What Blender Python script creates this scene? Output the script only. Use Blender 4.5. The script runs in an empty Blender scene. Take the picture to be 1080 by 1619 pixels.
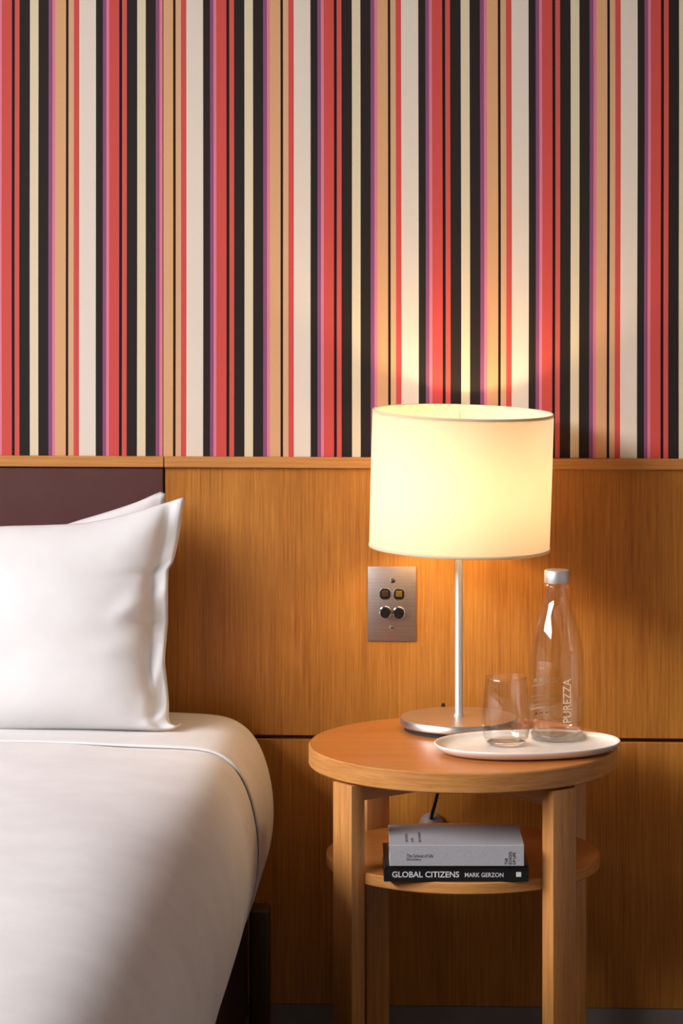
import bpy, bmesh, math, random
from mathutils import Vector, Matrix, noise
random.seed(7)
R = math.radians
scene = bpy.context.scene
C = scene.collection

# ------------------------------------------------------------------ camera
F = 5000.0            # focal length in pixels of the 1080x1619 frame
HOR = 240.0           # horizon row
EYE = 1.6
DW = F / 900.0        # distance to the panelled wall along the optical axis
PSI = math.atan(0.050)
FW = Vector((-math.sin(PSI), math.cos(PSI), 0))
RT = Vector((math.cos(PSI), math.sin(PSI), 0))
CAM = Vector((0, 0, EYE)) - FW * DW
cd = bpy.data.cameras.new('camera')
cam = bpy.data.objects.new('camera', cd); C.objects.link(cam)
cam.location = CAM
cam.rotation_euler = (R(90), 0, PSI)
cd.sensor_fit = 'VERTICAL'; cd.sensor_height = 36.0; cd.sensor_width = 24.0
cd.lens = 36.0 * F / 1619.0
cd.shift_y = -(809.5 - HOR) / 1619.0
cd.clip_start = 0.05
scene.camera = cam

def ray(px, py):
    return FW + RT * ((px - 540) / F) + Vector((0, 0, -(py - HOR) / F))
def onY(px, py, Y):                  # where a sight line meets the plane Y = const
    d = ray(px, py); return CAM + d * ((Y - CAM.y) / d.y)
def onZ(px, py, Z):
    d = ray(px, py); return CAM + d * ((Z - CAM.z) / d.z)
def onP(px, py, p0, n):
    d = ray(px, py); return CAM + d * ((p0 - CAM).dot(n) / d.dot(n))

# ------------------------------------------------------------------ light
scene.view_settings.view_transform = 'Standard'
scene.view_settings.look = 'None'
scene.view_settings.gamma = 1.0
scene.view_settings.use_curve_mapping = False
scene.view_settings.exposure = 0.0
w = bpy.data.worlds.new('world'); scene.world = w; w.use_nodes = True
bg = w.node_tree.nodes['Background']
bg.inputs[0].default_value = (0.75, 0.86, 1.0, 1); bg.inputs[1].default_value = 0.3

def area(name, loc, target, sx, sy, power, col):
    l = bpy.data.lights.new(name, 'AREA'); l.shape = 'RECTANGLE'; l.size = sx; l.size_y = sy
    l.energy = power; l.color = col
    o = bpy.data.objects.new(name, l); C.objects.link(o); o.location = loc
    o.rotation_euler = (Vector(target) - Vector(loc)).to_track_quat('-Z', 'Y').to_euler()
    return o
# daylight from the sky on the left, through the broad window in the left wall
WX, WY0, WY1, WZ0, WZ1 = -2.4, -5.4, -0.9, 0.9, 3.05
area('window_left_offscreen', (-4.9, -4.3, 4.2), (0, -.3, .7), 6.2, 2.8, 1290, (1.0, 0.975, 0.985))
BULB = 84.0

# ------------------------------------------------------------------ materials
def s2l(c):
    return tuple(((v / 255.0) / 12.92 if v / 255.0 <= .04045 else ((v / 255.0 + .055) / 1.055) ** 2.4) for v in c) + (1,)
def mat(name, col=(.5, .5, .5, 1), rough=.5, metal=0, spec=.5, **kw):
    m = bpy.data.materials.new(name); m.use_nodes = True
    b = m.node_tree.nodes['Principled BSDF']
    b.inputs['Base Color'].default_value = col if len(col) == 4 else tuple(col) + (1,)
    b.inputs['Roughness'].default_value = rough; b.inputs['Metallic'].default_value = metal
    b.inputs['Specular IOR Level'].default_value = spec
    for k, v in kw.items(): b.inputs[k].default_value = v
    return m
def nodes(m):
    return m.node_tree.nodes, m.node_tree.links, m.node_tree.nodes['Principled BSDF']
def noise_col(m, scale, c1, c2, lo=.35, hi=.65, detail=4, nscale=5.0, bump=0, dist=.001, coord='Object'):
    N, L, b = nodes(m)
    tc = N.new('ShaderNodeTexCoord'); mp = N.new('ShaderNodeMapping'); mp.inputs['Scale'].default_value = scale
    nz = N.new('ShaderNodeTexNoise'); nz.inputs['Scale'].default_value = nscale; nz.inputs['Detail'].default_value = detail
    rp = N.new('ShaderNodeValToRGB')
    rp.color_ramp.elements[0].position = lo; rp.color_ramp.elements[1].position = hi
    rp.color_ramp.elements[0].color = c1; rp.color_ramp.elements[1].color = c2
    L.new(tc.outputs[coord], mp.inputs[0]); L.new(mp.outputs[0], nz.inputs['Vector'])
    L.new(nz.outputs['Fac'], rp.inputs[0]); L.new(rp.outputs[0], b.inputs['Base Color'])
    if bump:
        bp = N.new('ShaderNodeBump'); bp.inputs['Strength'].default_value = bump; bp.inputs['Distance'].default_value = dist
        L.new(nz.outputs['Fac'], bp.inputs['Height']); L.new(bp.outputs[0], b.inputs['Normal'])
    return m
def wood(name, c1, c2, grain, rough=.38, spec=.45, fine=150.0):
    """straight-grained veneer, grain along axis 0/1/2"""
    m = mat(name, rough=rough, spec=spec); N, L, b = nodes(m)
    tc = N.new('ShaderNodeTexCoord')
    def layer(across, along, nscale, detail):
        mp = N.new('ShaderNodeMapping'); s = [across] * 3
        if grain == 3: s = [along * 2.5, along * 2.5, across]     # edge veneer: grain runs round the rim
        else: s[grain] = along
        mp.inputs['Scale'].default_value = s
        nz = N.new('ShaderNodeTexNoise'); nz.inputs['Scale'].default_value = nscale; nz.inputs['Detail'].default_value = detail
        L.new(tc.outputs['Object'], mp.inputs[0]); L.new(mp.outputs[0], nz.inputs['Vector']); return nz
    a = layer(fine, 3.0, 1.6, 5); bb = layer(14.0, .6, 1.0, 3); c = layer(fine * 2.2, 9.0, 1.8, 2)
    mx = N.new('ShaderNodeMix'); mx.data_type = 'FLOAT'; mx.inputs[0].default_value = .42
    L.new(a.outputs['Fac'], mx.inputs[2]); L.new(bb.outputs['Fac'], mx.inputs[3])
    mx2 = N.new('ShaderNodeMix'); mx2.data_type = 'FLOAT'; mx2.inputs[0].default_value = .30
    L.new(mx.outputs[0], mx2.inputs[2]); L.new(c.outputs['Fac'], mx2.inputs[3])
    rp = N.new('ShaderNodeValToRGB')
    rp.color_ramp.elements[0].position = .34; rp.color_ramp.elements[1].position = .66
    rp.color_ramp.elements[0].color = c1; rp.color_ramp.elements[1].color = c2
    L.new(mx2.outputs[0], rp.inputs[0]); L.new(rp.outputs[0], b.inputs['Base Color'])
    bp = N.new('ShaderNodeBump'); bp.inputs['Strength'].default_value = .12; bp.inputs['Distance'].default_value = .0006
    L.new(mx2.outputs[0], bp.inputs['Height']); L.new(bp.outputs[0], b.inputs['Normal'])
    return m

PW1, PW2 = s2l((148, 86, 27)), s2l((205, 138, 58))
M = {}
M['panel'] = wood('panel_veneer', PW1, PW2, 2)
M['rail'] = wood('rail_oak', s2l((176, 112, 50)), s2l((212, 150, 84)), 0)
TW1, TW2 = s2l((168, 106, 48)), s2l((212, 150, 86))
M['top'] = wood('table_oak_long', s2l((176, 102, 44)), s2l((206, 134, 68)), 0, rough=.28, fine=90)
M['rim'] = wood('table_rim_oak', TW1, TW2, 3, fine=130)
M['beam'] = wood('table_beam_oak', TW1, TW2, 0, fine=110)
M['leg'] = wood('table_leg_oak', TW1, TW2, 2, fine=110)
M['board'] = noise_col(mat('backing_board', rough=.8), (1, 1, 1), s2l((112, 78, 50)), s2l((126, 90, 58)), nscale=20)
M['bedwood'] = wood('bed_timber', s2l((52, 33, 17)), s2l((76, 49, 26)), 2, rough=.5)
M['bedbase'] = noise_col(mat('bed_base_fabric', rough=.9, spec=.1), (60, 60, 60), s2l((40, 27, 20)), s2l((56, 39, 29)))
M['leather'] = noise_col(mat('leather_plum', rough=.42, spec=.4), (1, 1, 1), s2l((90, 57, 56)), s2l((95, 61, 59)), nscale=14, bump=.05, dist=.0006)
M['linen'] = noise_col(mat('white_cotton', rough=.85, spec=.15), (1, 1, 1), s2l((224, 221, 221)), s2l((230, 228, 228)), nscale=12, bump=.0)
M['skirting'] = noise_col(mat('grey_skirting', rough=.6), (1, 1, 1), s2l((120, 112, 108)), s2l((134, 126, 120)), nscale=8)
M['paint'] = noise_col(mat('wall_paint', rough=.9, spec=.2), (1, 1, 1), s2l((206, 199, 190)), s2l((212, 205, 196)), nscale=6)
M['ceil'] = noise_col(mat('ceiling_paint', rough=.95, spec=.2), (1, 1, 1), s2l((190, 184, 176)), s2l((198, 192, 184)), nscale=6)
M['carpet'] = noise_col(mat('carpet', rough=1, spec=.05), (1, 1, 1), s2l((40, 33, 30)), s2l((62, 52, 46)), nscale=220, bump=.5, dist=.003)
M['steel'] = noise_col(mat('brushed_steel', rough=.36, metal=1), (1, 40, 40), s2l((216, 210, 202)), s2l((230, 224, 216)), nscale=20)
M['plate'] = noise_col(mat('brushed_plate', rough=.45, metal=1), (1, 1, 260), s2l((160, 146, 140)), s2l((182, 168, 162)), nscale=3)
M['chrome'] = mat('chrome', (.82, .82, .82, 1), .12, 1)
M['alu'] = mat('satin_aluminium', s2l((222, 219, 216)), .42, .75)
M['black'] = mat('black_plastic', (.008, .007, .007, 1), .45, spec=.25)
M['brownbtn'] = mat('brown_button', s2l((62, 44, 32)), .3)
M['goldbtn'] = mat('amber_button', s2l((112, 86, 22)), .3)
M['rubber'] = mat('black_rubber', (.015, .015, .015, 1), .7)
M['china'] = mat('white_ceramic', s2l((238, 232, 226)), .22, spec=.5)
M['greybook'] = noise_col(mat('grey_cloth_cover', rough=.75, spec=.2), (1, 1, 1), s2l((164, 162, 166)), s2l((172, 170, 174)), nscale=300, bump=.08, dist=.0003)
M['blackbook'] = mat('black_book_jacket', (.012, .012, .013, 1), .28)
M['pages'] = noise_col(mat('book_pages', rough=.9), (1, 1, 900), s2l((196, 186, 168)), s2l((224, 214, 198)), nscale=2)
M['inkwhite'] = mat('white_print', s2l((214, 212, 212)), .6)
M['inkdark'] = mat('dark_print', s2l((44, 44, 50)), .7)
def enamel(name, col):
    m = mat(name, col, .6); N, L, b = nodes(m)
    tl = N.new('ShaderNodeBsdfTranslucent'); tl.inputs[0].default_value = col
    mx = N.new('ShaderNodeMixShader'); mx.inputs[0].default_value = .5
    L.new(b.outputs[0], mx.inputs[1]); L.new(tl.outputs[0], mx.inputs[2]); L.new(mx.outputs[0], N['Material Output'].inputs[0]); return m
M['etch'] = enamel('frosted_enamel', s2l((250, 240, 228)))
M['plug'] = mat('grey_plastic', s2l((140, 128, 124)), .5)
M['pane'] = mat('window_pane', (1, 1, 1, 1), 0.0)

def fresnel_glass(name, tint=(1, 1, 1, 1), ior=1.5, rough=0.0):
    m = bpy.data.materials.new(name); m.use_nodes = True
    N, L = m.node_tree.nodes, m.node_tree.links
    N.remove(N['Principled BSDF'])
    out = N['Material Output']
    lw = N.new('ShaderNodeLayerWeight'); lw.inputs['Blend'].default_value = .5
    pw = N.new('ShaderNodeMath'); pw.operation = 'POWER'; pw.inputs[1].default_value = 4.5
    fr = N.new('ShaderNodeMath'); fr.operation = 'MULTIPLY_ADD'; fr.inputs[1].default_value = .65; fr.inputs[2].default_value = .06
    L.new(lw.outputs['Facing'], pw.inputs[0]); L.new(pw.outputs[0], fr.inputs[0])
    tr = N.new('ShaderNodeBsdfTransparent'); tr.inputs[0].default_value = tint
    gl = N.new('ShaderNodeBsdfGlossy'); gl.inputs['Roughness'].default_value = rough
    mx = N.new('ShaderNodeMixShader')
    L.new(fr.outputs[0], mx.inputs[0]); L.new(tr.outputs[0], mx.inputs[1]); L.new(gl.outputs[0], mx.inputs[2])
    L.new(mx.outputs[0], out.inputs[0]); return m
M['glass'] = fresnel_glass('clear_glass', (.995, .995, .995, 1))
M['pane'] = fresnel_glass('window_glass')
def solid_glass(name):
    m = mat(name, (1, 1, 1, 1), 0.0); b = m.node_tree.nodes['Principled BSDF']
    b.inputs['Transmission Weight'].default_value = 1.0; b.inputs['IOR'].default_value = 1.5; return m
M['glassbase'] = solid_glass('thick_glass')

def shade_mat(name='lampshade_fabric', tfac=.48):
    m = bpy.data.materials.new(name); m.use_nodes = True
    N, L = m.node_tree.nodes, m.node_tree.links
    b = N['Principled BSDF']; out = N['Material Output']
    b.inputs['Base Color'].default_value = s2l((240, 226, 196)); b.inputs['Roughness'].default_value = .9
    b.inputs['Specular IOR Level'].default_value = .1
    tl = N.new('ShaderNodeBsdfTranslucent'); tl.inputs[0].default_value = (.93, .88, .84, 1)
    tc = N.new('ShaderNodeTexCoord'); mp = N.new('ShaderNodeMapping'); mp.inputs['Scale'].default_value = (300, 300, 300)
    nz = N.new('ShaderNodeTexNoise'); nz.inputs['Scale'].default_value = 2.0
    bp = N.new('ShaderNodeBump'); bp.inputs['Strength'].default_value = .1; bp.inputs['Distance'].default_value = .0005
    L.new(tc.outputs['Object'], mp.inputs[0]); L.new(mp.outputs[0], nz.inputs['Vector'])
    L.new(nz.outputs['Fac'], bp.inputs['Height']); L.new(bp.outputs[0], b.inputs['Normal'])
    mx = N.new('ShaderNodeMixShader'); mx.inputs[0].default_value = tfac
    L.new(b.outputs[0], mx.inputs[1]); L.new(tl.outputs[0], mx.inputs[2]); L.new(mx.outputs[0], out.inputs[0])
    return m
M['shade'] = shade_mat()
def emit(name, col, s):
    m = mat(name, (0, 0, 0, 1)); b = m.node_tree.nodes['Principled BSDF']
    b.inputs['Emission Color'].default_value = col; b.inputs['Emission Strength'].default_value = s; return m
M['bulb'] = emit('lit_bulb', (1.0, .715, .38, 1), BULB)

# ------------------------------------------------------------------ helpers
def link(name, me, m, parent=None, smooth=False):
    o = bpy.data.objects.new(name, me); C.objects.link(o)
    if m is not None and not me.materials: me.materials.append(m)
    if smooth:
        for p in me.polygons: p.use_smooth = True
    if parent is not None: o.parent = parent
    return o
def obj(name, bm, m, parent=None, smooth=False, sharp=None):
    bmesh.ops.recalc_face_normals(bm, faces=bm.faces[:])
    me = bpy.data.meshes.new(name); bm.to_mesh(me); bm.free()
    o = link(name, me, m, parent, smooth)
    if sharp is not None:
        for p in me.polygons: p.use_smooth = True
        me.set_sharp_from_angle(angle=R(sharp))
    return o
def tag(o, label, cat, group=None):
    o['label'] = label; o['category'] = cat
    if group: o['group'] = group
    return o
def struct(o, label=None):
    o['kind'] = 'structure'
    if label: o['label'] = label
    return o
def thing(name, label, cat, loc=(0, 0, 0), rz=0):
    o = bpy.data.objects.new(name, None); C.objects.link(o); o.location = loc; o.rotation_euler = (0, 0, rz)
    o.empty_display_size = .05
    return tag(o, label, cat)
def box(bm, x0, x1, y0, y1, z0, z1, bev=0, seg=2):
    r = bmesh.ops.create_cube(bm, size=1)
    vs = r['verts']
    for v in vs:
        v.co = Vector((x0 + (v.co.x + .5) * (x1 - x0), y0 + (v.co.y + .5) * (y1 - y0), z0 + (v.co.z + .5) * (z1 - z0)))
    if bev:
        es = list({e for v in vs for e in v.link_edges})
        bmesh.ops.bevel(bm, geom=es, offset=bev, segments=seg, affect='EDGES', profile=.5)
    return bm
def newbox(*a, **k): return box(bmesh.new(), *a, **k)
def lathe(prof, seg=64, close=False, bm=None, M4=None):
    """surface of revolution about z from (r, z) points"""
    bm = bm or bmesh.new(); rings = []
    for r, z in prof:
        if r < 1e-6:
            rings.append([bm.verts.new((0, 0, z))])
        else:
            rings.append([bm.verts.new((r * math.cos(2 * math.pi * i / seg), r * math.sin(2 * math.pi * i / seg), z)) for i in range(seg)])
    n = len(rings)
    for k in range(n if close else n - 1):
        a, b = rings[k], rings[(k + 1) % n]
        for i in range(seg):
            j = (i + 1) % seg
            if len(a) == 1 and len(b) == 1: continue
            if len(a) == 1: bm.faces.new((a[0], b[i], b[j]))
            elif len(b) == 1: bm.faces.new((a[i], a[j], b[0]))
            else: bm.faces.new((a[i], a[j], b[j], b[i]))
    if M4 is not None: bmesh.ops.transform(bm, matrix=M4, verts=[v for r in rings for v in r])
    return bm
def tube(pts, r, seg=10, bm=None):
    bm = bm or bmesh.new(); pts = [Vector(p) for p in pts]; rings = []
    up = Vector((0, 0, 1))
    for i, p in enumerate(pts):
        t = (pts[min(i + 1, len(pts) - 1)] - pts[max(i - 1, 0)]).normalized()
        a = t.cross(up)
        if a.length < 1e-3: a = t.cross(Vector((1, 0, 0)))
        a.normalize(); b = t.cross(a).normalized()
        rings.append([bm.verts.new(p + (a * math.cos(2 * math.pi * k / seg) + b * math.sin(2 * math.pi * k / seg)) * r) for k in range(seg)])
    for a, b in zip(rings, rings[1:]):
        for k in range(seg):
            bm.faces.new((a[k], a[(k + 1) % seg], b[(k + 1) % seg], b[k]))
    bm.faces.new(rings[0]); bm.faces.new(rings[-1][::-1]); return bm
def catmull(pts, n=8):
    pts = [Vector(p) for p in pts]; out = []
    P = [pts[0] * 2 - pts[1]] + pts + [pts[-1] * 2 - pts[-2]]
    for i in range(1, len(P) - 2):
        for k in range(n):
            t = k / n; a, b, c, d = P[i - 1:i + 3]
            out.append(.5 * ((2 * b) + (c - a) * t + (2 * a - 5 * b + 4 * c - d) * t * t + (3 * b - a - 3 * c + d) * t ** 3))
    out.append(pts[-1]); return out
def interp(x, tab):
    if x <= tab[0][0]: return tab[0][1]
    for (a, b), (c, d) in zip(tab, tab[1:]):
        if x <= c: return b + (d - b) * (x - a) / (c - a)
    return tab[-1][1]
def text_mesh(body, size, align='LEFT', extr=0.0, offset=0.0):
    cu = bpy.data.curves.new('lettering', 'FONT'); cu.body = body; cu.size = size; cu.align_x = align
    cu.extrude = extr; cu.offset = offset; cu.resolution_u = 3
    o = bpy.data.objects.new('lettering', cu); C.objects.link(o)
    dg = bpy.context.evaluated_depsgraph_get(); dg.update()
    me = bpy.data.meshes.new_from_object(o.evaluated_get(dg))
    bpy.data.objects.remove(o); bpy.data.curves.remove(cu)
    me.materials.clear(); return me
def fit_text(body, width, height, fn, name, m, parent, bold=0.0):
    """lettering stretched to width x height, each vertex (u, v) mapped through fn"""
    me = text_mesh(body, 1.0, offset=bold)
    xs = [v.co.x for v in me.vertices]; ys = [v.co.y for v in me.vertices]
    x0, x1, y0, y1 = min(xs), max(xs), min(ys), max(ys)
    for v in me.vertices:
        v.co = fn((v.co.x - x0) / (x1 - x0) * width, (v.co.y - y0) / (y1 - y0) * height)
    return link(name, me, m, parent)

# ------------------------------------------------------------------ the room
XL, XR, YB, ZC = WX, 2.3, -6.3, 3.2
struct(obj('floor', newbox(XL - .2, XR + .2, YB - .2, .2, -.1, 0), M['carpet']))
struct(obj('ceiling', newbox(XL - .2, XR + .2, YB - .2, .2, ZC, ZC + .1), M['ceil']))
wall = struct(obj('wall_back', newbox(XL - .2, XR + .2, .018, .2, 0, ZC), M['board']))
struct(obj('wall_right', newbox(XR, XR + .2, YB, .018, 0, ZC), M['paint']))
bm = bmesh.new()
box(bm, XL - .2, XL, YB, WY0, 0, ZC); box(bm, XL - .2, XL, WY1, .018, 0, ZC)
box(bm, XL - .2, XL, WY0, WY1, 0, WZ0); box(bm, XL - .2, XL, WY0, WY1, WZ1, ZC)
struct(obj('wall_left', bm, M['paint']))
def window(name, label, loc, rz, hw, hh):
    win = struct(thing(name, label, 'window', loc, rz)); del win['category']
    bm = bmesh.new()
    for a in ((-hw, -hw + .05, 0, hh), (hw - .05, hw, 0, hh), (-hw, hw, 0, .05), (-hw, hw, hh - .05, hh)):
        box(bm, -.06, -.01, a[0], a[1], a[2], a[3])
    obj('window_frame', bm, M['ceil'], win)
    obj('pane', newbox(-.038, -.032, -hw + .045, hw - .045, .045, hh - .045), M['pane'], win)
window('window_1', 'broad window in the left wall', (XL, (WY0 + WY1) / 2, WZ0), 0, (WY1 - WY0) / 2, WZ1 - WZ0)
struct(obj('wall_front', newbox(XL - .2, XR + .2, YB - .2, YB, 0, ZC), M['paint']))

SEAM = onY(260, 800, 0).x
zw = lambda py, px=540: onY(px, py, 0).z
Z_RAIL1, Z_RAIL0 = zw(722.5), zw(739.5)
Z_G1, Z_G0 = zw(1163.5), zw(1169.5)
Z_SK = zw(1588.5)
G = .0008
# lower wall: one veneer sheet above and one below the shadow groove, per bay
def panel(name, x0, x1, z0, z1, m, y0=0.0, bev=.0012):
    return obj(name, newbox(x0, x1, y0, .018, z0, z1, bev=bev, seg=1), m, wall)
panel('veneer_panel', SEAM + G, XR, Z_G1, Z_RAIL0 + .001, M['panel'])
panel('veneer_panel', SEAM - 1.95, XR, Z_SK, Z_G0, M['panel'])
panel('veneer_panel', XL, SEAM - 1.95 - 2 * G, Z_G1, Z_RAIL0 + .001, M['panel'])
panel('veneer_panel', XL, SEAM - 1.95 - 2 * G, Z_SK, Z_G0, M['panel'])
sk = struct(obj('baseboard_back', newbox(XL, XR, .002, .018, 0, Z_SK - .0005, bev=.001, seg=1), M['skirting']))
# capping rail
tr1 = thing('trim_1', 'honey oak capping rail between wallpaper and panelling', 'rail'); struct(tr1); del tr1['category']
for x0, x1 in ((XL, SEAM - G), (SEAM + G, XR)):
    obj('rail_length', newbox(x0, x1, -.009, .018, Z_RAIL0, Z_RAIL1, bev=.0012, seg=2), M['rail'], tr1)

# striped wallpaper: two lengths that meet above the joint of the panelling
STR = [(26.5, 'cream'), (37.5, 'black'), (43, 'purple'), (47.5, 'pink'), (63.5, 'red'), (68, 'black2'), (75.5, 'red2'),
       (92, 'black'), (105.5, 'cream2'), (121.5, 'black'), (127.5, 'purple'), (132, 'pink'), (149, 'tan'), (153, 'black2'),
       (161.5, 'tan2'), (170, 'red')]
SCOL = dict(cream=(236, 222, 206), cream2=(232, 216, 184), black=(40, 31, 28), black2=(26, 13, 12), purple=(146, 82, 122),
            pink=(224, 130, 150), red=(212, 82, 76), red2=(214, 92, 82), tan=(226, 172, 126), tan2=(224, 176, 136))
starts = [-45, 125, 294.5, 464.5, 634.5, 809, 981, 1152]
d0 = starts[1] - starts[0]
while onY(starts[0], 300, 0).x > XL: starts.insert(0, starts[0] - 170.5)
while onY(starts[-1], 300, 0).x < XR: starts.append(starts[-1] + 171.5)
edges = []
for a, b in zip(starts, starts[1:]):
    prev = 0
    for e, c in STR:
        edges.append((a + (b - a) * prev / 170.0, a + (b - a) * e / 170.0, c)); prev = e
def wallpaper_mat():
    m = mat('striped_wallpaper', rough=.7, spec=.25); N, L, b = nodes(m)
    at = N.new('ShaderNodeVertexColor'); at.layer_name = 'print'
    tc = N.new('ShaderNodeTexCoord'); nz = N.new('ShaderNodeTexNoise'); nz.inputs['Scale'].default_value = 900; nz.inputs['Detail'].default_value = 2
    mp = N.new('ShaderNodeMapping'); mp.inputs['Scale'].default_value = (1, 1, .25)
    hs = N.new('ShaderNodeMix'); hs.data_type = 'RGBA'; hs.blend_type = 'MULTIPLY'; hs.inputs[0].default_value = .12
    L.new(tc.outputs['Object'], mp.inputs[0]); L.new(mp.outputs[0], nz.inputs['Vector'])
    L.new(at.outputs['Color'], hs.inputs[6]); L.new(nz.outputs['Fac'], hs.inputs[7]); L.new(hs.outputs[2], b.inputs['Base Color'])
    bp = N.new('ShaderNodeBump'); bp.inputs['Strength'].default_value = .1; bp.inputs['Distance'].default_value = .0004
    L.new(nz.outputs['Fac'], bp.inputs['Height']); L.new(bp.outputs[0], b.inputs['Normal'])
    return m
M['paper'] = wallpaper_mat()
def wallpaper(x0, x1):
    bm = bmesh.new(); cl = bm.loops.layers.color.new('print')
    cl2 = None
    zs = [Z_RAIL1 - .004 + (ZC - Z_RAIL1 + .004) * i / 16 for i in range(17)]
    for a, b, c in edges:
        xa, xb = onY(a, 300, 0).x, onY(b, 300, 0).x
        xa, xb = max(xa, x0), min(xb, x1)
        if xb - xa < 1e-5: continue
        lin = SCOL[c]
        def wob(x, z):     # the hand-hung stripes waver by about a millimetre
            return x + (0 if (x <= x0 + 1e-6 or x >= x1 - 1e-6) else .0012 * noise.noise(Vector((x * 3, z * 1.7, 3.1))))
        cols = [(bm.verts.new((wob(xa, z), .001, z)), bm.verts.new((wob(xb, z), .001, z))) for z in zs]
        for (p, q), (r, s) in zip(cols, cols[1:]):
            f = bm.faces.new((p, q, s, r))
            for lp in f.loops: lp[cl] = tuple(v / 255 for v in lin) + (1,)
    bmesh.ops.remove_doubles(bm, verts=bm.verts[:], dist=1e-6)
    # real thickness: turn the outer edge back to the wall
    be = [e for e in bm.edges if len(e.link_faces) == 1]
    ex = bmesh.ops.extrude_edge_only(bm, edges=be)
    bmesh.ops.translate(bm, verts=[g for g in ex['geom'] if isinstance(g, bmesh.types.BMVert)], vec=(0, .017, 0))
    me = bpy.data.meshes.new('wallpaper_length'); bm.normal_update(); bm.to_mesh(me); bm.free()
    return link('wallpaper_length', me, M['paper'], wall)
SX = onY(257.6, 300, 0).x
wallpaper(XL, SX - .0007); wallpaper(SX + .0007, XR)

# ------------------------------------------------------------------ headboard
hb = thing('headboard', 'plum brown leather headboard panel set into the panelling behind the pillows', 'headboard', (SEAM - .98, 0, .3))
obj('leather_panel', newbox(-.97, .978, -.004, .018, Z_G0 - .3 + .003, Z_RAIL0 - .3 - .0016, bev=.003, seg=3), M['leather'], hb, sharp=40)

# ------------------------------------------------------------------ bed
ZT = .615
BXR = onY(360, 1300, -.1)
prof_px = [(342, 1136), (370, 1142), (391, 1157), (409, 1184), (421, 1219), (429, 1259), (431, 1296), (427, 1338), (417, 1374), (406, 1402), (398, 1420)]
prof = [onY(a, b, -.09) for a, b in prof_px]
prof = [(p.x, p.z) for p in prof]
ztop = prof[0][1]
XC = -1.02            # centre line of the bed
def bed_section(inset, tuck=.10, relax=10):
    """half section from the centre line over the top and down the side, then tucked under"""
    raw = catmull([Vector((XC, ztop + .012)), Vector((XC + .3, ztop + .011)), Vector((XC + .55, ztop + .008)), Vector((-.33, ztop + .004))] + [Vector(p) for p in prof], 8)
    L = [0]
    for a, b in zip(raw, raw[1:]): L.append(L[-1] + (b - a).length)
    n = 110; half = []; k = 0
    for i in range(n + 1):
        d = L[-1] * i / n
        while k < len(L) - 2 and L[k + 1] < d: k += 1
        half.append(raw[k].lerp(raw[k + 1], (d - L[k]) / max(1e-9, L[k + 1] - L[k])))
    for _ in range(relax):
        half = [half[0]] + [half[i] * .5 + (half[i - 1] + half[i + 1]) * .25 for i in range(1, n)] + [half[-1]]
    out = []
    for i, p in enumerate(half):
        t = (half[min(i + 1, n)] - half[max(i - 1, 0)]).normalized()
        out.append(p - Vector((-t.y, t.x)) * inset)
    e = out[-1]
    for k in range(1, 5): out.append(Vector((e.x - tuck * k / 4, e.y - .006 * min(k, 2))))
    return out
def bed_layer(name, y0, y1, inset, amp, m, label, cat, thick=.012, ny=60, wr=(3, 2), tuck=.1, parent=None, yround=0.0, puff=0.0):
    def whole(h): return [Vector((2 * XC - p.x, p.y)) for p in reversed(h[1:])] + h
    sec_a, sec_b = whole(bed_section(inset, tuck)), whole(bed_section(inset - .012 * puff, tuck, 10 + int(150 * puff)))
    bm = bmesh.new(); rows = []
    for j in range(ny + 1):
        y = y0 + (y1 - y0) * j / ny
        row = []; f = max(0., min(1., (-.35 - y) / .7)); f = f * f * (3 - 2 * f)
        sec = [a.lerp(b, f) for a, b in zip(sec_a, sec_b)]
        for i, p in enumerate(sec):
            side = max(0.0, min(1.0, (p.x - (-.45)) / .35))
            a = amp * (1 + 1.2 * side)
            n = noise.noise(Vector((p.x * wr[0] + 5, y * wr[1], p.y * wr[0]))) * a
            n += noise.noise(Vector((p.x * wr[0] * 3.1, y * wr[1] * 2.2 + 9, p.y * wr[0] * 2))) * a * .35
            q = Vector((p.x + n * side * .8, y + .004 * noise.noise(Vector((p.x * 4, p.y * 4, j * .0))), p.y + n * (1 - side)))
            if yround:
                d = min(1.0, (y - y1) / yround) if y1 < y0 else 1
                k = math.sqrt(max(0, 1 - (1 - max(0, d)) ** 2))
                q.z = ZBASE + (q.z - ZBASE) * (.55 + .45 * k)
            row.append(bm.verts.new(q))
        rows.append(row)
    for a, b in zip(rows, rows[1:]):
        for i in range(len(sec) - 1): bm.faces.new((a[i], a[i + 1], b[i + 1], b[i]))
    bmesh.ops.recalc_face_normals(bm, faces=bm.faces[:])
    o = obj(name, bm, m, parent, smooth=True)
    so = o.modifiers.new('thick', 'SOLIDIFY'); so.thickness = thick; so.offset = -1
    if label: tag(o, label, cat)
    return o
ZBASE = prof[-1][1]
duvet = bed_layer('duvet', -.30, -2.12, .0025, .004, M['linen'], 'white duvet spread over the mattress below the folded-back sheet', 'duvet', thick=.02, ny=110, puff=1.0)
turn = bed_layer('folded_sheet', -.055, -.365, -.001, .0015, M['linen'], 'white sheet folded back across the bed head under the pillows', 'sheet', thick=.003, ny=26)
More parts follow.
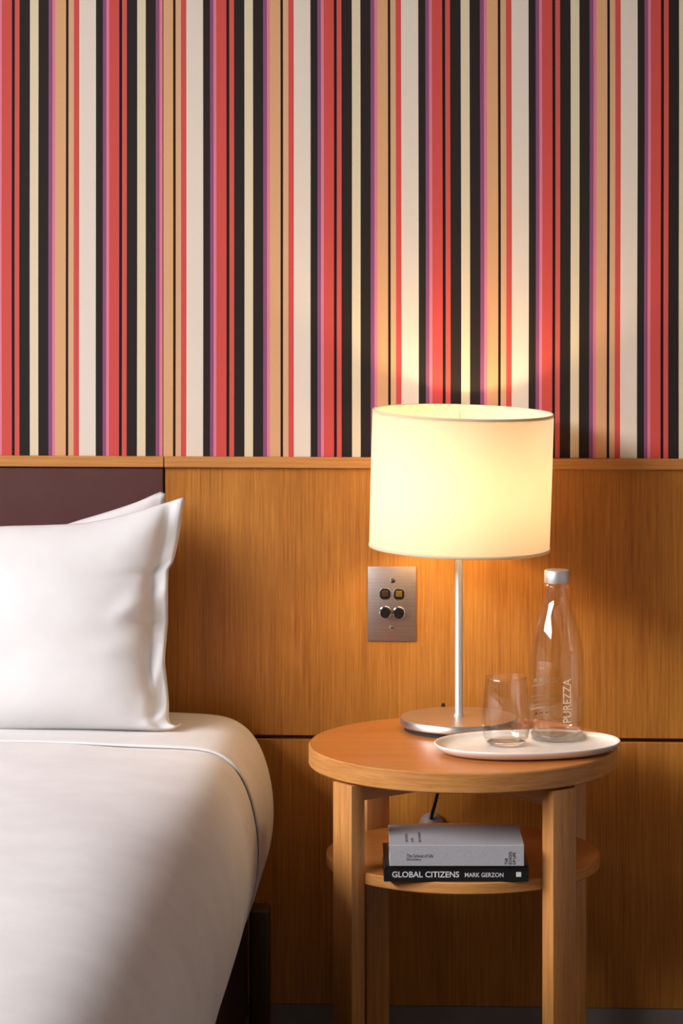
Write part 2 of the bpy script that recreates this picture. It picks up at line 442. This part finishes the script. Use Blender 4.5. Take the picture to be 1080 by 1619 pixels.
# base: dark upholstered box on timber posts
bx = onY(427, 1540, -.05).x
base = thing('bed_base', 'dark upholstered bed base with timber posts under the white bedding', 'bed base', (XC, -1.05, 0))
hwid = bx - XC - .035
obj('base_box', newbox(-hwid, hwid, -1.0, .96, .10, ZBASE + .003, bev=.012, seg=3), M['bedbase'], base, sharp=40)
for sx in (-1, 1):
    for yy in (-.93, .985):
        x0 = sx * (hwid + .002); xa, xb = min(x0, x0 + sx * .034), max(x0, x0 + sx * .034)
        obj('post', newbox(xa, xb, yy - .03, yy + .03, 0, ZBASE - .02, bev=.006, seg=3), M['bedwood'], base, sharp=40)
for sx in (-1, 1):
    obj('plinth', newbox(sx * hwid * .8 - .05, sx * hwid * .8 + .05, -.9, .9, 0, .103), M['bedbase'], base)

# ------------------------------------------------------------------ pillows
def smooth01(t): t = max(0., min(1., t)); return t * t * (3 - 2 * t)
def pillow(name, label, yb, lean, right_px, top_px, bot_px, T, creases, flange=.03, nu=110, nv=90, width=.74, seed=0, Tback=None):
    p0 = Vector((0, yb, ZT - .003)); n = Vector((0, -math.cos(lean), math.sin(lean)))    # face normal, towards the room and up
    ax = Vector((1, 0, 0)); ah = Vector((0, math.sin(lean), math.cos(lean)))
    def loc(px, py):
        q = onP(px, py, p0, n) - p0; return Vector((q.dot(ax), q.dot(ah)))
    rt = [loc(*p) for p in right_px]; tp = [loc(*p) for p in top_px]; bt = [loc(*p) for p in bot_px]
    xr = rt[-1].x
    h0, h1 = rt[0].y, rt[-1].y
    rtab = [((p.y - h0) / (h1 - h0), p.x) for p in catmull([(a.x, a.y, 0) for a in rt], 4)]
    tt = sorted((p.x, p.y) for p in catmull([(a.x, a.y, 0) for a in tp], 4))
    bt_ = sorted((p.x, p.y) for p in catmull([(a.x, a.y, 0) for a in bt], 4))
    xmid = xr - width / 2
    def topz(x): return interp(x if x >= tt[0][0] else max(2 * xmid - x, tt[0][0]) if x < xmid else x, tt)
    def botz(x): return interp(x if x >= bt_[0][0] else max(2 * xmid - x, bt_[0][0]) if x < xmid else x, bt_)
    cr = [(loc(*a), loc(*b), w_, amp) for a, b, w_, amp in creases]
    bm = bmesh.new(); grids = []
    for side in (1, -1):
        g = []
        for j in range(nv + 1):
            v = j / nv; row = []
            xR = interp(v, rtab); xL = 2 * xmid - xr + .01 * math.sin(v * 9)
            for i in range(nu + 1):
                s = i / nu; s = .5 - .5 * math.cos(math.pi * s) if False else s
                x = xL + (xR - xL) * s
                vv = v
                z0, z1 = botz(x), topz(x); h = z0 + (z1 - z0) * vv
                dr = (1 - s) * (xR - xL) - flange; dl = s * (xR - xL) - flange * .4
                fx = lambda d, k: 0 if d <= 0 else math.sqrt(max(0, 1 - (1 - min(1, d / k)) ** 2))
                t = fx(dr, .22) ** .9 * fx(dl, .22) * (fx(v * .42, .10) * .85 + .15 * fx(v * .42, .2)) * fx((1 - v) * .42, .22)
                th = (T if side == 1 else (Tback or T)) * t + .0018 * (1 if 0 < i < nu and 0 < j < nv else 0)
                d = th * side
                edge = 1 if 0 < i < nu and 0 < j < nv else 0
                P2 = Vector((x, h))
                bend = 0
                for a, b, w_, amp in cr:
                    ab = b - a; tt_ = (P2 - a).dot(ab) / ab.length_squared
                    tc = max(0, min(1, tt_)); dist = (P2 - a - ab * tc).length
                    fade = .25 + .75 * math.sin(math.pi * min(1, max(0, tc * .86 + .14)))
                    bend += amp * fade * math.exp(-(dist / w_) ** 2)
                if side == 1: d += bend
                else: d += min(0, bend) 
                d += .0025 * noise.noise(Vector((x * 7 + seed, h * 7, side))) * edge
                # loose, wavy flange along the open end
                if dr < 0: d += .006 * smooth01(-dr / flange) * math.sin(h * 46 + seed)
                q = p0 + ax * x + ah * h + n * d
                row.append(q)
            g.append(row)
        grids.append(g)
    V = {}
    def vert(sd, j, i):
        bnd = i in (0, nu) or j in (0, nv)
        k = (0 if bnd else sd, j, i)
        if k not in V: V[k] = bm.verts.new(grids[sd][j][i] if not bnd else (grids[0][j][i] + grids[1][j][i]) / 2)
        return V[k]
    for sd in (0, 1):
        for j in range(nv):
            for i in range(nu):
                try: bm.faces.new((vert(sd, j, i), vert(sd, j, i + 1), vert(sd, j + 1, i + 1), vert(sd, j + 1, i)))
                except ValueError: pass
    o = obj(name, bm, M['linen'], smooth=True)
    return tag(o, label, 'pillow')
front_creases = [((280, 872), (196, 985), .018, .007), ((268, 900), (215, 960), .013, -.005), ((266, 935), (190, 978), .016, .006),
                 ((264, 985), (205, 985), .010, -.007), ((263, 1030), (232, 1135), .012, .010), ((262, 1040), (246, 1130), .008, -.008),
                 ((286, 800), (200, 870), .03, .006), ((278, 880), (240, 905), .008, -.006), ((262, 1010), (150, 1040), .02, .004),
                 ((236, 1146), (272, 1120), .008, .008)]
pillow('pillow', 'plump white pillow with creased open end standing on the folded sheet', -.245, R(15),
       [(287, 1143), (269, 1130), (267, 1100), (264, 1058), (262, 1035), (264, 1000), (266, 950), (267, 905), (268, 892), (275, 880), (283, 845), (293, 787)],
       [(-80, 838), (0, 832), (70, 830), (130, 827), (180, 818), (215, 809), (255, 797), (293, 786)],
       [(-80, 1158), (0, 1158), (100, 1156), (200, 1155), (260, 1155), (280, 1150), (288, 1143)],
       .075, front_creases, seed=2, Tback=.036)
pillow('pillow', 'white pillow leaning on the leather headboard, mostly hidden by another pillow', -.125, R(8),
       [(262, 1128), (258, 1080), (254, 1000), (252, 900), (257, 830), (261, 800), (263, 781)],
       [(-80, 850), (40, 846), (130, 821), (180, 806), (218, 793), (245, 781), (256, 777), (263, 781)],
       [(-80, 1130), (0, 1130), (150, 1130), (262, 1128)], .044, [], flange=.012, nu=70, nv=60, seed=8, Tback=.05)

# ------------------------------------------------------------------ bedside table
YT = -.32
Zs = .6205
tc_ = onZ(732, 1175, Zs)
dT = (tc_ - CAM).dot(FW); kT = dT / F            # metres per pixel at the table
tab = thing('bedside_table', 'round honey oak bedside table with four legs and a lower shelf', 'table', (tc_.x, tc_.y, 0), PSI)
RTOP = 244 * kT; TH = 31 * kT
bv = .002
ttop = obj('tabletop', lathe([(0, Zs - TH), (RTOP - .003, Zs - TH), (RTOP - .003, Zs), (0, Zs)], 128), M['top'], tab, sharp=30)
obj('edge_band', lathe([(RTOP - .0032, Zs - TH), (RTOP - bv, Zs - TH), (RTOP, Zs - TH + bv), (RTOP, Zs - bv), (RTOP - bv, Zs), (RTOP - .0032, Zs)], 128, close=True), M['rim'], ttop, sharp=30)
RS = 216 * kT
ZSH = EYE - (1346 - HOR) * kT; TSH = 18.5 * kT
shelf = obj('shelf', lathe([(0, ZSH - TSH), (RS - .003, ZSH - TSH), (RS - .003, ZSH), (0, ZSH)], 128), M['top'], tab, sharp=30)
obj('edge_band', lathe([(RS - .0032, ZSH - TSH), (RS - bv, ZSH - TSH), (RS, ZSH - TSH + bv), (RS, ZSH - bv), (RS - bv, ZSH), (RS - .0032, ZSH)], 128, close=True), M['rim'], shelf, sharp=30)
RL = 228.5 * kT; wt, wr_ = 47 * kT, 26 * kT
leg_me = None
a0 = math.atan2(-140, -181)
for k in range(4):
    a = a0 + k * math.pi / 2
    if leg_me is None:
        o = obj('leg', newbox(-wr_ / 2, wr_ / 2, -wt / 2, wt / 2, 0, Zs - TH - .0035, bev=.0015, seg=2), M['leg'], tab, sharp=30)
        leg_me = o.data
    else:
        o = link('leg', leg_me, None, tab)
    o.location = (RL * math.cos(a), RL * math.sin(a), 0); o.rotation_euler = (0, 0, a)
for k in range(2):
    a = a0 + k * math.pi / 2
    o = obj('cross_rail', newbox(-RL + wr_ / 2 - .002, RL - wr_ / 2 + .002, -.0125, .0125, Zs - TH - .033 - .0005 * k, Zs - TH + .0005, bev=.001, seg=1), M['beam'], tab)
    o.rotation_euler = (0, 0, a)

# ------------------------------------------------------------------ lamp
def table_pt(px, py, z): return onZ(px, py, z)
zb = Zs + .021
lp = onZ(725.5, 1133, zb)
dL = (lp - CAM).dot(FW); kL = dL / F
lamp = thing('table_lamp', 'lit table lamp with cream drum shade and slim steel stem', 'lamp', (lp.x, lp.y, Zs), PSI)
rb = 93 * kL; h = zb - Zs
obj('base_pad', lathe([(0, -.0005), (rb * .93, -.0005), (rb * .93, .008), (0, .008)], 64), M['rubber'], lamp)
obj('base', lathe([(0, .0075), (rb - .0025, .0075), (rb, .010), (rb, h - .003), (rb - .0025, h), (.016, h + .0012), (0, h + .0012)], 96), M['steel'], lamp, sharp=40)
zst = EYE - (866 - HOR) * kL - Zs               # shade foot and head above the table top
zsh = EYE - (651 - HOR) * kL - Zs
obj('stem', lathe([(0, h), (.0085, h), (.0085, h + .004), (.0069, h + .006), (.0069, zst + .04), (0, zst + .04)], 32), M['alu'], lamp, sharp=40)
tilt = R(1.6); rs = 142.5 * kL; hs = zsh - zst
shade = obj('lamp_shade', lathe([(rs, 0), (rs + .0008, hs * .5), (rs + .001, hs), (rs - .0012, hs), (rs - .0012, 0)], 128, close=True), M['shade'], lamp, sharp=40)
shade.location = ((726.3 - 725.5) * kL, 0, zst); shade.rotation_euler = (0, tilt, 0)
M['trim'] = shade_mat('shade_tape', .35)
for z in (0.0015, hs - .0015):
    obj('trim_ring', lathe([(rs + .0008, z - .0024), (rs + .0012, z), (rs + .0008, z + .0024), (rs - .0018, z + .0024), (rs - .0022, z), (rs - .0018, z - .0024)], 128, close=True), M['trim'], shade, smooth=True)
bm = bmesh.new()
for k in range(3):
    a = R((90, 198, 342)[k])
    tube([(.012 * math.cos(a), .012 * math.sin(a), hs * .22), ((rs - .0012) * math.cos(a), (rs - .0012) * math.sin(a), hs - .012)], .0010, 8, bm)
obj('shade_carrier', bm, M['alu'], shade)
obj('bulb_holder', lathe([(0, hs * .12), (.016, hs * .12), (.016, hs * .26), (.013, hs * .28), (0, hs * .28)], 32), M['china'], lamp).location = (0, 0, zst)
obj('light_bulb', lathe([(0, hs * 0.275), (.012, hs * 0.280), (.014, hs * 0.300), (.024, hs * 0.400), (.029, hs * 0.480), (.027, hs * 0.550), (.018, hs * 0.600), (0, hs * 0.630)], 32), M['bulb'], lamp, smooth=True).location = (.004, 0, zst)
# flex: off the back of the base, over the table edge and down to the wall plug
inv = lamp.matrix_world
def to_lamp(p):
    q = p - Vector((lp.x, lp.y, Zs)); return Vector((q.dot(RT), q.dot(FW), q.z))
plug_c = onY(682, 1291, -.014)
pts = [Vector((-.02, rb * .9, .010)), to_lamp(Vector((lp.x - .03, -.045, Zs + .012))), to_lamp(onY(697, 1220, -.036)), to_lamp(onY(690, 1262, -.034)), to_lamp(onY(684, 1284, -.028)), to_lamp(plug_c + Vector((0, -.012, -.002)))]
obj('power_cord', tube(catmull(pts, 8), .0030, 8), M['black'], lamp, smooth=True)
pg = obj('plug', lathe([(0, -.001), (.021, 0), (.022, .010), (.018, .020), (.008, .026), (0, .027)], 32), M['plug'], lamp, smooth=True)
q = to_lamp(Vector((plug_c.x, -.0005, plug_c.z - .016))); pg.location = q; pg.rotation_euler = (R(90), 0, -PSI)

# ------------------------------------------------------------------ switch plate on the panelling
c0 = onY(620, 954.5, 0)
kp = (c0 - CAM).dot(FW) / F
sp = thing('switch_plate', 'brushed metal switch plate with two push buttons and two black knobs', 'switch', (c0.x, 0, c0.z))
obj('plate', newbox(-38.3 * kp, 38.3 * kp, -.003, .0005, -59 * kp, 59 * kp, bev=.0009, seg=2), M['plate'], sp, sharp=30)
def disc_on_plate(prof_, px, py, name, m, parent, seg=32):
    p = onY(px, py, -.003)
    o = obj(name, lathe(prof_, seg), m, parent, sharp=35)
    base_ = Vector((c0.x, 0, c0.z)); o.location = p - base_; o.rotation_euler = (R(90), 0, 0); return o
for px, py in ((621, 918), (619.4, 993)):
    o = disc_on_plate([(0, 0), (.0045, 0), (.0042, .0006), (.0022, .0009), (0, .0009)], px, py, 'screw', M['chrome'], sp)
    obj('screw_slot', lathe([(0, .0007), (.0012, .0007), (.0012, .0011), (0, .0011)], 12), M['black'], o)
for px, py, mm in ((609, 939, M['brownbtn']), (631, 939.5, M['goldbtn'])):
    bm = newbox(-.0088, .0088, -.0088, .0088, 0, .001, bev=0)
    bmesh.ops.bevel(bm, geom=[e for e in bm.edges if abs(e.verts[0].co.z - e.verts[1].co.z) > .0005], offset=.005, segments=5, affect='EDGES', profile=.5)
    p = onY(px, py, -.003); o = obj('button_well', bm, M['black'], sp, sharp=35)
    o.location = p - Vector((c0.x, 0, c0.z)); o.rotation_euler = (R(90), 0, 0)
    bm = newbox(-.0058, .0058, -.0048, .0064, .0009, .0035, bev=.0012, seg=3)
    obj('button', bm, mm, o, sharp=50)
    obj('button_surround', lathe([(.0098, 0), (.0102, .0008), (.0108, 0)], 32), M['chrome'], o)
for px, py in ((609.5, 967.5), (631, 968.5)):
    o = disc_on_plate([(0, 0), (.0106, 0), (.0106, .0012), (.0095, .0018), (0, .0018)], px, py, 'knob_collar', M['chrome'], sp)
    obj('knob', lathe([(0, .002), (.0092, .002), (.009, .013), (.0078, .0145), (0, .0145)], 32), M['black'], o, sharp=40)

# ------------------------------------------------------------------ tray, tumbler, bottle
zr = Zs + .0165
trc = onZ(834, 1171.5, zr)
kt = (trc - CAM).dot(FW) / F
tray_rot = PSI + R(9)
Lh, Wh = .5 * 298 * kt, .5 * 200 * kt
def stadium(sc_off, z, n=28):
    """rounded oblong grown by sc_off"""
    r = Wh + sc_off; c = Lh - Wh; pts = []
    ex = 2.15
    for i in range(n * 4):
        a = 2 * math.pi * i / (n * 4); ca, sa = math.cos(a), math.sin(a)
        x = math.copysign(abs(ca) ** (2 / ex), ca) * (Lh + sc_off); y = math.copysign(abs(sa) ** (2 / ex), sa) * (Wh + sc_off)
        pts.append((x, y, z))
    return pts
bm = bmesh.new(); rings = []
for off, z in ((-.030, .0), (-.022, .0006), (-.010, .005), (-.003, .0105), (-.0004, .0142), (0, .0158), (-.0012, .0168), (-.003, .0165), (-.0055, .0135), (-.011, .0085), (-.020, .0058), (-.03, .005)):
    rings.append([bm.verts.new(p) for p in stadium(off, z)])
for a, b in zip(rings, rings[1:]):
    for i in range(len(a)):
        j = (i + 1) % len(a); bm.faces.new((a[i], a[j], b[j], b[i]))
bm.faces.new(rings[0]); bm.faces.new(rings[-1])
tray = tag(obj('serving_tray', bm, M['china'], smooth=True), 'white oval ceramic tray carrying the tumbler and the bottle', 'tray')
tray.location = (trc.x, trc.y, Zs - .0002); tray.rotation_euler = (0, 0, tray_rot)
ZF = Zs + .0048

g0 = onZ(800, 1177, ZF); kg = (g0 - CAM).dot(FW) / F
Hg = EYE - (1070.5 - HOR) * kg - ZF
tum = thing('tumbler', 'empty clear glass tumbler standing on the white tray', 'glass', (g0.x, g0.y, ZF), PSI)
def gw(f): return f * kg
outer = [(.0, 0), (gw(25), 0), (gw(31), .003), (gw(35.5), .014), (gw(38), .030), (gw(38.2), .042), (gw(37), .065), (gw(34.6), .095), (gw(32.2), Hg)]
outer = [(outer[0][0], outer[0][1])] + [(p.x, p.y) for p in catmull([(a, b, 0) for a, b in outer[1:]], 5)]
wall_t = .0011
inner = [(max(r - wall_t, 0), z) for r, z in outer if z > .010]
profile = outer + [(outer[-1][0] - wall_t / 2, Hg + .0005)] + inner[::-1] + [(gw(24), .0085), (0, .0075)]
obj('bowl', lathe(profile, 72), M['glass'], tum, smooth=True)
obj('rim', lathe([(gw(32.2) - .0012, Hg - .0006), (gw(32.2) + .0001, Hg - .0006), (gw(32.2) + .0001, Hg + .0006), (gw(32.2) - .0012, Hg + .0006)], 72, close=True), M['glassbase'], tum, smooth=True)
obj('foot', lathe([(0, .0006), (gw(24), .0006), (gw(29), .003), (gw(31), .006), (gw(26), .0078), (0, .0068)], 64), M['glassbase'], tum, smooth=True)

b0 = onZ(880.5, 1167.5, ZF); kb = (b0 - CAM).dot(FW) / F
bz = lambda py: (1167.5 - py) * kb
bot = thing('water_bottle', 'clear glass water bottle with silver screw cap and white vertical lettering', 'bottle', (b0.x, b0.y, ZF), PSI)
bo = [(38, 0), (41.5, 4), (43, 12), (43.3, 60), (43.3, 110), (42.2, 135), (38, 160), (31.5, 185), (24.5, 205), (20.5, 219), (18.6, 230), (17.9, 237)]
bo = [(p.x * kb, p.y * kb) for p in catmull([(a, b, 0) for a, b in bo], 5)]
neck = [(19.8 * kb, 238.5 * kb), (21 * kb, 241 * kb), (19.8 * kb, 243.8 * kb), (16.5 * kb, 245 * kb), (16.5 * kb, 262 * kb)]
wt_ = .0022
bi = [(r - wt_, z) for r, z in bo if z > 10 * kb]
profile = [(0, .0012), (30 * kb, .0010)] + bo + neck + [(13.5 * kb, 262 * kb)] + bi[::-1] + [(30 * kb, 9 * kb), (0, 10.5 * kb)]
obj('bottle_glass', lathe(profile, 80), M['glass'], bot, smooth=True)
obj('bottle_foot', lathe([(0, .0018), (30 * kb, .0016), (38 * kb, .0008), (41 * kb, 4.5 * kb), (42.2 * kb, 10 * kb), (40 * kb, 11 * kb), (30 * kb, 8.2 * kb), (0, 9.8 * kb)], 64), M['glassbase'], bot, smooth=True)
zc0, zc1 = 246.5 * kb, 266.5 * kb
cap = obj('screw_cap', lathe([(17.5 * kb, zc0), (19.6 * kb, zc0), (19.9 * kb, zc0 + .0012), (19.9 * kb, zc1 - .0018), (18.8 * kb, zc1), (0, zc1)], 64), M['alu'], bot, sharp=35)
rB = 43.3 * kb
def on_bottle(zc, ang0, r=rB + .0004):
    # u runs up the bottle, v runs to the left around it
    def fn(u, v):
        a = -math.pi / 2 + ang0 - v / r
        return Vector((r * math.cos(a), r * math.sin(a), zc + u))
    return fn
fit_text('PUREZZA', 69 * kb, 14 * kb, on_bottle(bz(1141) + .006, R(27)), 'lettering', M['etch'], bot, bold=.012)
def print_patch(name, a0_, a1_, z0, z1, m, n=10, r=rB + .0004):
    bm = bmesh.new(); rows = []
    for i in range(n + 1):
        a = a0_ + (a1_ - a0_) * i / n
        rows.append((bm.verts.new((r * math.cos(a), r * math.sin(a), z0)), bm.verts.new((r * math.cos(a), r * math.sin(a), z1))))
    for p, q in zip(rows, rows[1:]): bm.faces.new((p[0], q[0], q[1], p[1]))
    return obj(name, bm, m, bot)
# fine print on the far side, seen through the glass
for py, u0, u1, hgt in ((1092, -38, 12, 1.0), (1109, -40, 10, .6), (1115, -40, 8, .6), (1127, -40, 2, 3.2), (1123, -40, 3, 1.0)):
    f = lambda u: math.pi / 2 - math.asin(max(-.97, min(.97, u / 43.3)))
    print_patch('fine_print', f(u1), f(u0), bz(py + hgt) + .004, bz(py) + .004, M['etch'])
for u in (-30, -22, -13):
    f = lambda u: math.pi / 2 - math.asin(u / 43.3)
    print_patch('print_mark', f(u + 2), f(u - 2), bz(1135), bz(1132.5), M['inkdark'], 2)
# mirrored word on the far side
def far_side(u, v):
    a = math.pi / 2 + R(52) - u / rB
    return Vector(((rB + .0004) * math.cos(a), (rB + .0004) * math.sin(a), bz(1089) + .004 + v))
fit_text('PUREZZA', 50 * kb, 7 * kb, far_side, 'lettering', M['etch'], bot)

# ------------------------------------------------------------------ books on the shelf
def book(name, label, px0, px1, py_bot, zbot, thick, depth, cover, spine_m, hard=.003):
    p = onZ((px0 + px1) / 2, py_bot, zbot); k = (p - CAM).dot(FW) / F; wd = (px1 - px0) * k
    b = thing(name, label, 'book', (p.x, p.y, zbot), PSI)
    t = thick
    obj('cover', newbox(-wd / 2, wd / 2, .0, depth, 0, hard, bev=.0006, seg=1), cover, b)
    obj('cover', newbox(-wd / 2, wd / 2, .0, depth, t - hard, t, bev=.0006, seg=1), cover, b)
    obj('spine', newbox(-wd / 2, wd / 2, -.001, hard, .0002, t - .0002, bev=.001, seg=2), spine_m, b)
    obj('page_block', newbox(-wd / 2 + .004, wd / 2 - .004, hard * .5, depth - .004, hard * .8, t - hard * .8), M['pages'], b)
    return b, k, wd, p
hb_ = 25.5 * kT * .965
bb, kk, wd, pp = book('book', 'black hardback book lying under the grey book on the table shelf', 607, 836, 1394, ZSH, hb_, .165, M['blackbook'], M['blackbook'])
def spine_fn(x0, z0, yf=-.0014): return lambda u, v: Vector((x0 + u, yf, z0 + v))
fit_text('GLOBAL CITIZENS', 106 * kk, 9.5 * kk, spine_fn((620 - 721.5) * kk, 7 * kk), 'title_lettering', M['inkwhite'], bb, bold=.018)
fit_text('MARK GERZON', 61 * kk, 7 * kk, spine_fn((735 - 721.5) * kk, 7.5 * kk), 'author_lettering', M['inkwhite'], bb, bold=.01)
obj('publisher_mark', newbox((816 - 721.5) * kk, (824 - 721.5) * kk, -.0016, -.0009, 8 * kk, 15.5 * kk), M['inkwhite'], bb)
tg = 33.5 * kT * .965
gb, kk, wd, pp = book('book', 'pale grey hardback book lying on top of the black book', 616, 829, 1369.5, ZSH + hb_, tg, .150, M['greybook'], M['greybook'])
X0 = -722.5
fit_text('The School of Life', 42 * kk, 5.4 * kk, spine_fn((643 + X0) * kk, 14 * kk), 'title_lettering', M['inkdark'], gb)
fit_text('Dictionary', 23 * kk, 5.4 * kk, spine_fn((643 + X0) * kk, 8 * kk), 'title_lettering', M['inkdark'], gb)
for i, (wrd, ln) in enumerate((('THE', 10), ('SCHOOL', 21), ('OF LIFE', 19))):
    xx = (802.5 + 6.2 * i + X0) * kk
    fit_text(wrd, ln * kk, 4.4 * kk, (lambda xx: lambda u, v: Vector((xx - v, -.0014, 3 * kk + u)))(xx), 'publisher_lettering', M['inkdark'], gb, bold=.02)
for i, (wrd, ln, off) in enumerate((('THE SCHOOL', 62, 0), ('OF LIFE', 30, 0), ('DICTIONARY', 78, 0))):
    xx = (645.5 + (0, 9, 21)[i] + X0) * kk
    fit_text(wrd, ln * kk, 3.8 * kk, (lambda xx: lambda u, v: Vector((xx - v, .018 + u, tg + .0003)))(xx), 'cover_lettering', M['inkdark'], gb, bold=.01)
